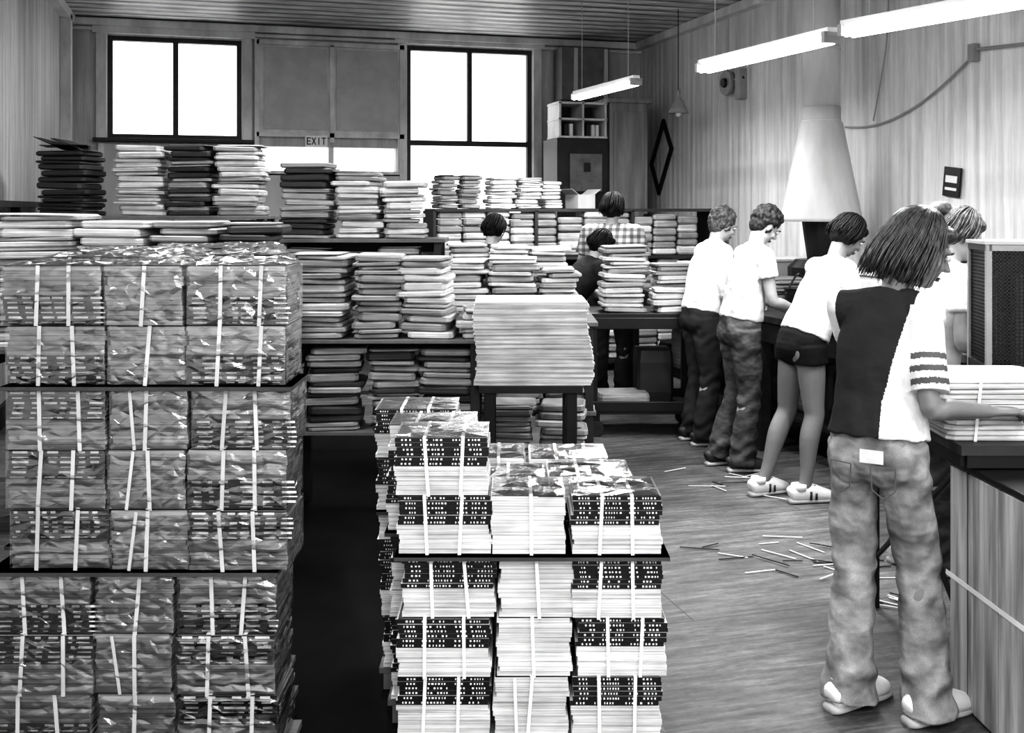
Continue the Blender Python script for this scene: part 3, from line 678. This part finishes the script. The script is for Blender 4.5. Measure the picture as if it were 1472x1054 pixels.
    for s in(-1,1):
        if fem: sh.ell(ch+V((s*.06,.075,.0)),(.062,.056,.06))
    sl=st.get('sleeve',.6)
    for S in'LR':
        a,e,w=J['sh'+S],J['el'+S],J['wr'+S]
        sh.loft([(nk.lerp(a,.2)-V((0,0,.03)),.058,.058),(a,.066*k,.066*k)],n=14,sub=2); sh.ell(a,(.067*k,)*3)
        if sl<=1: sh.loft([(a,.067*k,.067*k),(a.lerp(e,sl*.5),.068*k,.068*k),(a.lerp(e,sl),.070*k,.070*k)],n=16)
        else: sh.loft([(a,.067*k,.067*k),(e,.054*k,.054*k),(e.lerp(w,sl-1),.046*k,.046*k)],n=16)
    hz0,cz=hem.z,ch.z
    def folds(c,n):
        q=max(0,min(1,(cz+.05-c.z)/(cz-hz0+.05)))
        a=math.atan2(c.y-pel.y,c.x-pel.x)
        return c+n*(.0035*q*math.sin(a*9+c.z*20)+.003*math.sin(c.z*42+a*3)*(1-abs(q*2-1)))
    put('shirt',remesh(sh,st.get('svox',vox),2 if not st.get('svox') else 4,st.get('fold',.012),.11),st['shirt'],g,matfn=st.get('shirtfn') and (lambda c:st['shirtfn'](c,J)),post=folds)
    tr=MB(); wa=pel.lerp(ch,st.get('waist',.30))
    if st['pants']=='shorts':
        tr.loft([(pel+V((0,0,-.10)),.148*k,.115*k),(pel,.176*k,.134*k),(wa,.146*k,.112*k)],n=24)
        for S,s in(('L',-1),('R',1)):
            h,q=J['hp'+S],J['kn'+S]; tr.loft([(h+V((0,0,.03)),.096*k,.102*k),(h.lerp(q,.20),.100*k,.105*k)],n=18,sub=3)
        tr.ell(pel+V((0,-.045,-.03)),(.152*k,.098*k,.10))
    else:
        tr.loft([(pel+V((0,0,-.10)),.145*k,.112*k),(pel,.170*k,.128*k),(wa,.140*k,.108*k)],n=24)
        tr.ell(pel+V((0,-.045,-.04)),(.145*k,.092*k,.09))
        for S,s in(('L',-1),('R',1)):
            h,q,an=J['hp'+S],J['kn'+S],J['an'+S]; tr.ell(pel+V((s*.06,-.045,-.055)),(.092*k,.090*k,.09))
            fl2=st.get('flare',.080)
            tr.loft([(h+V((0,0,.02)),.093*k,.10*k),(h.lerp(q,.4),.089*k,.094*k),(q,.070,.073),(q.lerp(an,.45),.070,.075),(q.lerp(an,.8),.075,.080),(V((an.x,an.y,st.get('hemz',.045))),fl2*.92,fl2)],n=20)
    def lfold(c,n):
        z=c.z
        kn=.8*math.exp(-((z-.43)/.09)**2)+1.1*math.exp(-((z-.13)/.08)**2)+.7*math.exp(-((z-.73)/.05)**2)
        return c+n*(.0055*kn*math.sin(z*72+math.sin(c.x*22+c.y*15)*2.8)+.0025*math.sin(z*25+c.x*40))
    put('trousers' if st['pants']!='shorts' else 'shorts',remesh(tr,vox,3,0.018 if st['pants']!='shorts' else .006,.10),[st['pmat']],g,post=lfold if st['pants']!='shorts' else None)
    so=MB()
    for S,s in(('L',-1),('R',1)):
        an=J['an'+S]; toe=J.get('toe'+S,V((s*.15,1,0))).normalized(); c=V((an.x,an.y,0)); lat=V((0,0,1)).cross(toe)
        z=lambda h:V((0,0,h))
        so.loft([(c-toe*.088+z(.045),.020,.034),(c-toe*.072+z(.050),.034,.048),(c-toe*.02+z(.052),.038,.052),(c+toe*.04+z(.050),.040,.052),(c+toe*.10+z(.040),.042,.040),(c+toe*.15+z(.032),.038,.028),(c+toe*.178+z(.026),.018,.016)],n=16,side=lat,sub=3,clampz=.018)
        so.loft([(c-toe*.094+z(.012),.02,.016),(c-toe*.07+z(.012),.038,.016),(c+toe*.04+z(.012),.039,.016),(c+toe*.11+z(.012),.044,.016),(c+toe*.16+z(.012),.038,.016),(c+toe*.184+z(.012),.02,.016)],n=12,side=lat,mi=1,clampz=.0)
        so.loft([(c-toe*.03+z(.07),.040,.05),(c-toe*.03+z(.105),.038,.046)],n=16,side=lat,sub=1)
        for i in range(6): 
            p=c+toe*(.03+i*.016)+z(.103-i*.0082); so.box(p,(.042,.005,.004),math.atan2(lat.y,lat.x)+(.3 if i%2 else -.3),2)
        for q in(-1,1):
            so.box(c+toe*.02+lat*q*.0395+z(.045),(.012,.004,.045),math.atan2(toe.y,toe.x),2); so.box(c+toe*.05+lat*q*.0405+z(.040),(.012,.004,.035),math.atan2(toe.y,toe.x),2)
    finish('shoes',so,[st.get('shoe','shoe'),'sole','shoeD'],parent=g,smooth=True)
    return g,J
base=dict(pel=(0,0,.88),chest=(0,.02,1.16),neck=(0,.05,1.37),head=(0,.09,1.49),face=(0,.85,-.4),
 shL=(-.15,.04,1.30),shR=(.15,.04,1.30),elL=(-.19,.10,1.03),elR=(.19,.10,1.03),wrL=(-.12,.32,.97),wrR=(.12,.32,.97),
 hpL=(-.085,0,.84),hpR=(.085,0,.84),knL=(-.09,.02,.47),knR=(.09,.02,.47),anL=(-.1,-.03,.07),anR=(.1,-.03,.07))
def pose(**k): q=dict(base); q.update(k); return q
def rag(c,J):
    def seg(p,a,b):
        ab=b-a; t=max(0,min(1,(p-a).dot(ab)/ab.dot(ab))); return t,(p-(a+ab*t)).length
    for S,s,th in(('L',-1,.135),('R',1,.115)):
        t,dd=seg(c,J['sh'+S],J['el'+S])
        if dd<.08 and c.x*s>th:
            if .46<t<.52 or .59<t<.65 or .72<t<.78: return 2
            return 1
    lim=.045+max(0,(c.z-1.0))*.20
    if c.x>lim and c.z<1.30: return 1
    if c.x<-.03 and c.y>.10: return 1
    return 0
g,J=person('woman_in_raglan_jersey',1.165,3.33,52,pose(pel=(0,0,.87),chest=(0,.03,1.13),neck=(.03,.085,1.335),head=(.085,.180,1.465),face=(.80,.58,-.42),
 shL=(-.125,.055,1.275),shR=(.125,.05,1.275),elL=(-.12,.21,1.06),wrL=(.04,.40,.95),elR=(.175,-.03,.99),wrR=(.30,.15,.965),hdR=(.62,.78,-.02),
 hpL=(-.075,0,.83),hpR=(.075,0,.83),knL=(-.085,.03,.46),knR=(.11,.06,.46),anL=(-.08,-.03,.07),anR=(.15,.03,.07),toeL=(.35,.9,0),toeR=(.45,.9,0)),
 dict(hair='bob',hairmat='hairM',headscale=1.0,skin='skin2',shirt=['navy','tee','stripe'],shirtfn=rag,sleeve=.85,hem=.03,hemflare=.012,pants='jeans',pmat='denim',bulk=.86,flare=.096,hemz=.03,curl=.7,svox=.0042,waist=.2),.0055)
b=MB(); b.box((.03,-.139,.838),(.07,.006,.04),.1,0)
for s in(-1,1):
    P=[(s*.03,-.150,.81),(s*.10,-.130,.81),(s*.10,-.135,.74),(s*.068,-.146,.715),(s*.034,-.148,.74)]
    for i in range(5): b.rod(P[i],P[(i+1)%5],.0022,1,5)
finish('patch_and_pockets',b,['tee','seam'],parent=g)
person('woman_with_ponytail',1.84,4.65,12,pose(chest=(0,.06,1.15),neck=(0,.12,1.36),head=(0,.19,1.48),face=(.15,.8,-.45),shL=(-.15,.10,1.29),shR=(.15,.10,1.29),
 elR=(.19,.05,1.03),wrR=(.14,.26,.94),elL=(-.18,.16,1.02),wrL=(-.1,.38,.94)),dict(hair='pony',hairmat='hairL',shirt=['tee'],sleeve=.55,pants='jeans',pmat='denim2',bulk=.94),.008)
person('woman_in_shorts',1.61,5.80,16,pose(pel=(0,0,.86),chest=(0,.11,1.10),neck=(0,.215,1.32),head=(0,.305,1.445),face=(0,.75,-.6),shL=(-.15,.185,1.26),shR=(.15,.185,1.26),
 elL=(-.18,.30,1.02),wrL=(-.08,.47,.95),elR=(.19,.21,.99),wrR=(.10,.40,.95),hpL=(-.085,0,.82),hpR=(.085,0,.82),knL=(-.09,-.04,.46),knR=(.095,.02,.46),anL=(-.09,-.19,.07),anR=(.11,-.05,.07),toeR=(.1,1,0)),
 dict(hair='short',hairmat='hairD',skin='skin2',shirt=['tee'],sleeve=.6,hem=.16,pants='shorts',pmat='shorts',bulk=.93),.007)
person('woman_in_jeans',1.41,6.45,12,pose(pel=(0,0,.89),chest=(0,.05,1.18),neck=(0,.11,1.38),head=(0,.18,1.495),face=(0,.72,-.65),shL=(-.15,.09,1.31),shR=(.15,.09,1.31),
 elR=(.18,.13,1.05),wrR=(.12,.36,.95),elL=(-.18,.16,1.06),wrL=(-.1,.38,.95),anL=(-.1,-.10,.07),anR=(.1,-.03,.07)),
 dict(hair='curly',hairmat='hairC',shirt=['grayc'],sleeve=.5,hem=.1,pants='jeans',pmat='denim2',bulk=.95,shoe='shoeD'),.0075)
person('woman_in_blouse',1.30,7.15,16,pose(pel=(0,0,.89),chest=(0,.05,1.17),neck=(0,.11,1.38),head=(0,.17,1.49),shL=(-.15,.09,1.30),shR=(.15,.09,1.30)),
 dict(hair='curly',hairmat='hairL',shirt=['tee'],sleeve=1.4,hem=.05,pants='trousers',pmat='pantsD',bulk=1.02,shoe='shoeD'),.009)
person('man_in_plaid_shirt',.82,8.6,75,pose(pel=(0,0,.95),chest=(0,.03,1.25),neck=(0,.06,1.47),head=(0,.09,1.60),face=(.1,1,-.35),shL=(-.19,.04,1.40),shR=(.19,.04,1.40),
 elL=(-.27,.06,1.10),elR=(.27,.06,1.10),wrL=(-.2,.3,1.0),wrR=(.2,.3,1.0),hpL=(-.09,0,.9),hpR=(.09,0,.9),knL=(-.1,.02,.5),knR=(.1,.02,.5)),
 dict(hair='short',hairmat='hairD',female=0,headscale=1.0,shirt=['plaid'],sleeve=.6,hem=.02,pants='trousers',pmat='pantsD',bulk=1.15,shoe='shoeD'),.010)
low=dict(pel=(0,-.1,.86),chest=(0,.06,1.03),neck=(0,.18,1.20),head=(0,.25,1.31),face=(0,.8,-.5),shL=(-.15,.15,1.14),shR=(.15,.15,1.14),elL=(-.2,.25,.92),elR=(.2,.25,.92),wrL=(-.12,.42,.9),wrR=(.12,.42,.9),hpL=(-.085,-.1,.82),hpR=(.085,-.1,.82))
person('bending_worker',.48,8.15,20,pose(**low),dict(hair='short',hairmat='hairD',shirt=['navy'],sleeve=.6,pants='trousers',pmat='pantsD',shoe='shoeD'),.010)
low2=dict(low); low2.update(chest=(0,.03,1.12),neck=(0,.1,1.3),head=(0,.15,1.43),shL=(-.15,.08,1.23),shR=(.15,.08,1.23),elL=(-.2,.18,1.0),elR=(.2,.18,1.0))
person('dark_haired_worker',-.21,8.2,60,pose(**low2),dict(hair='short',hairmat='hairD',shirt=['navy'],sleeve=.6,pants='trousers',pmat='pantsD',shoe='shoeD'),.010)
# ------------------------------------------------------------------ light, world, camera
w=bpy.data.worlds.new('daylight'); SC.world=w; w.use_nodes=True
w.node_tree.nodes['Background'].inputs[0].default_value=(1,1,1,1); w.node_tree.nodes['Background'].inputs[1].default_value=2.3
cam=bpy.data.cameras.new('camera'); co=bpy.data.objects.new('camera',cam); COL.objects.link(co)
co.location=(0,0,CH); co.rotation_euler=(math.pi/2,0,-YAW); cam.sensor_width=36; cam.lens=36*1500/1472; cam.shift_y=-227/1472; cam.clip_start=.05
SC.camera=co
SC.view_settings.view_transform='Standard'
for lk in ('High Contrast','Medium High Contrast'):
    try: SC.view_settings.look=lk; print('look',lk); break
    except Exception as e: print(e)
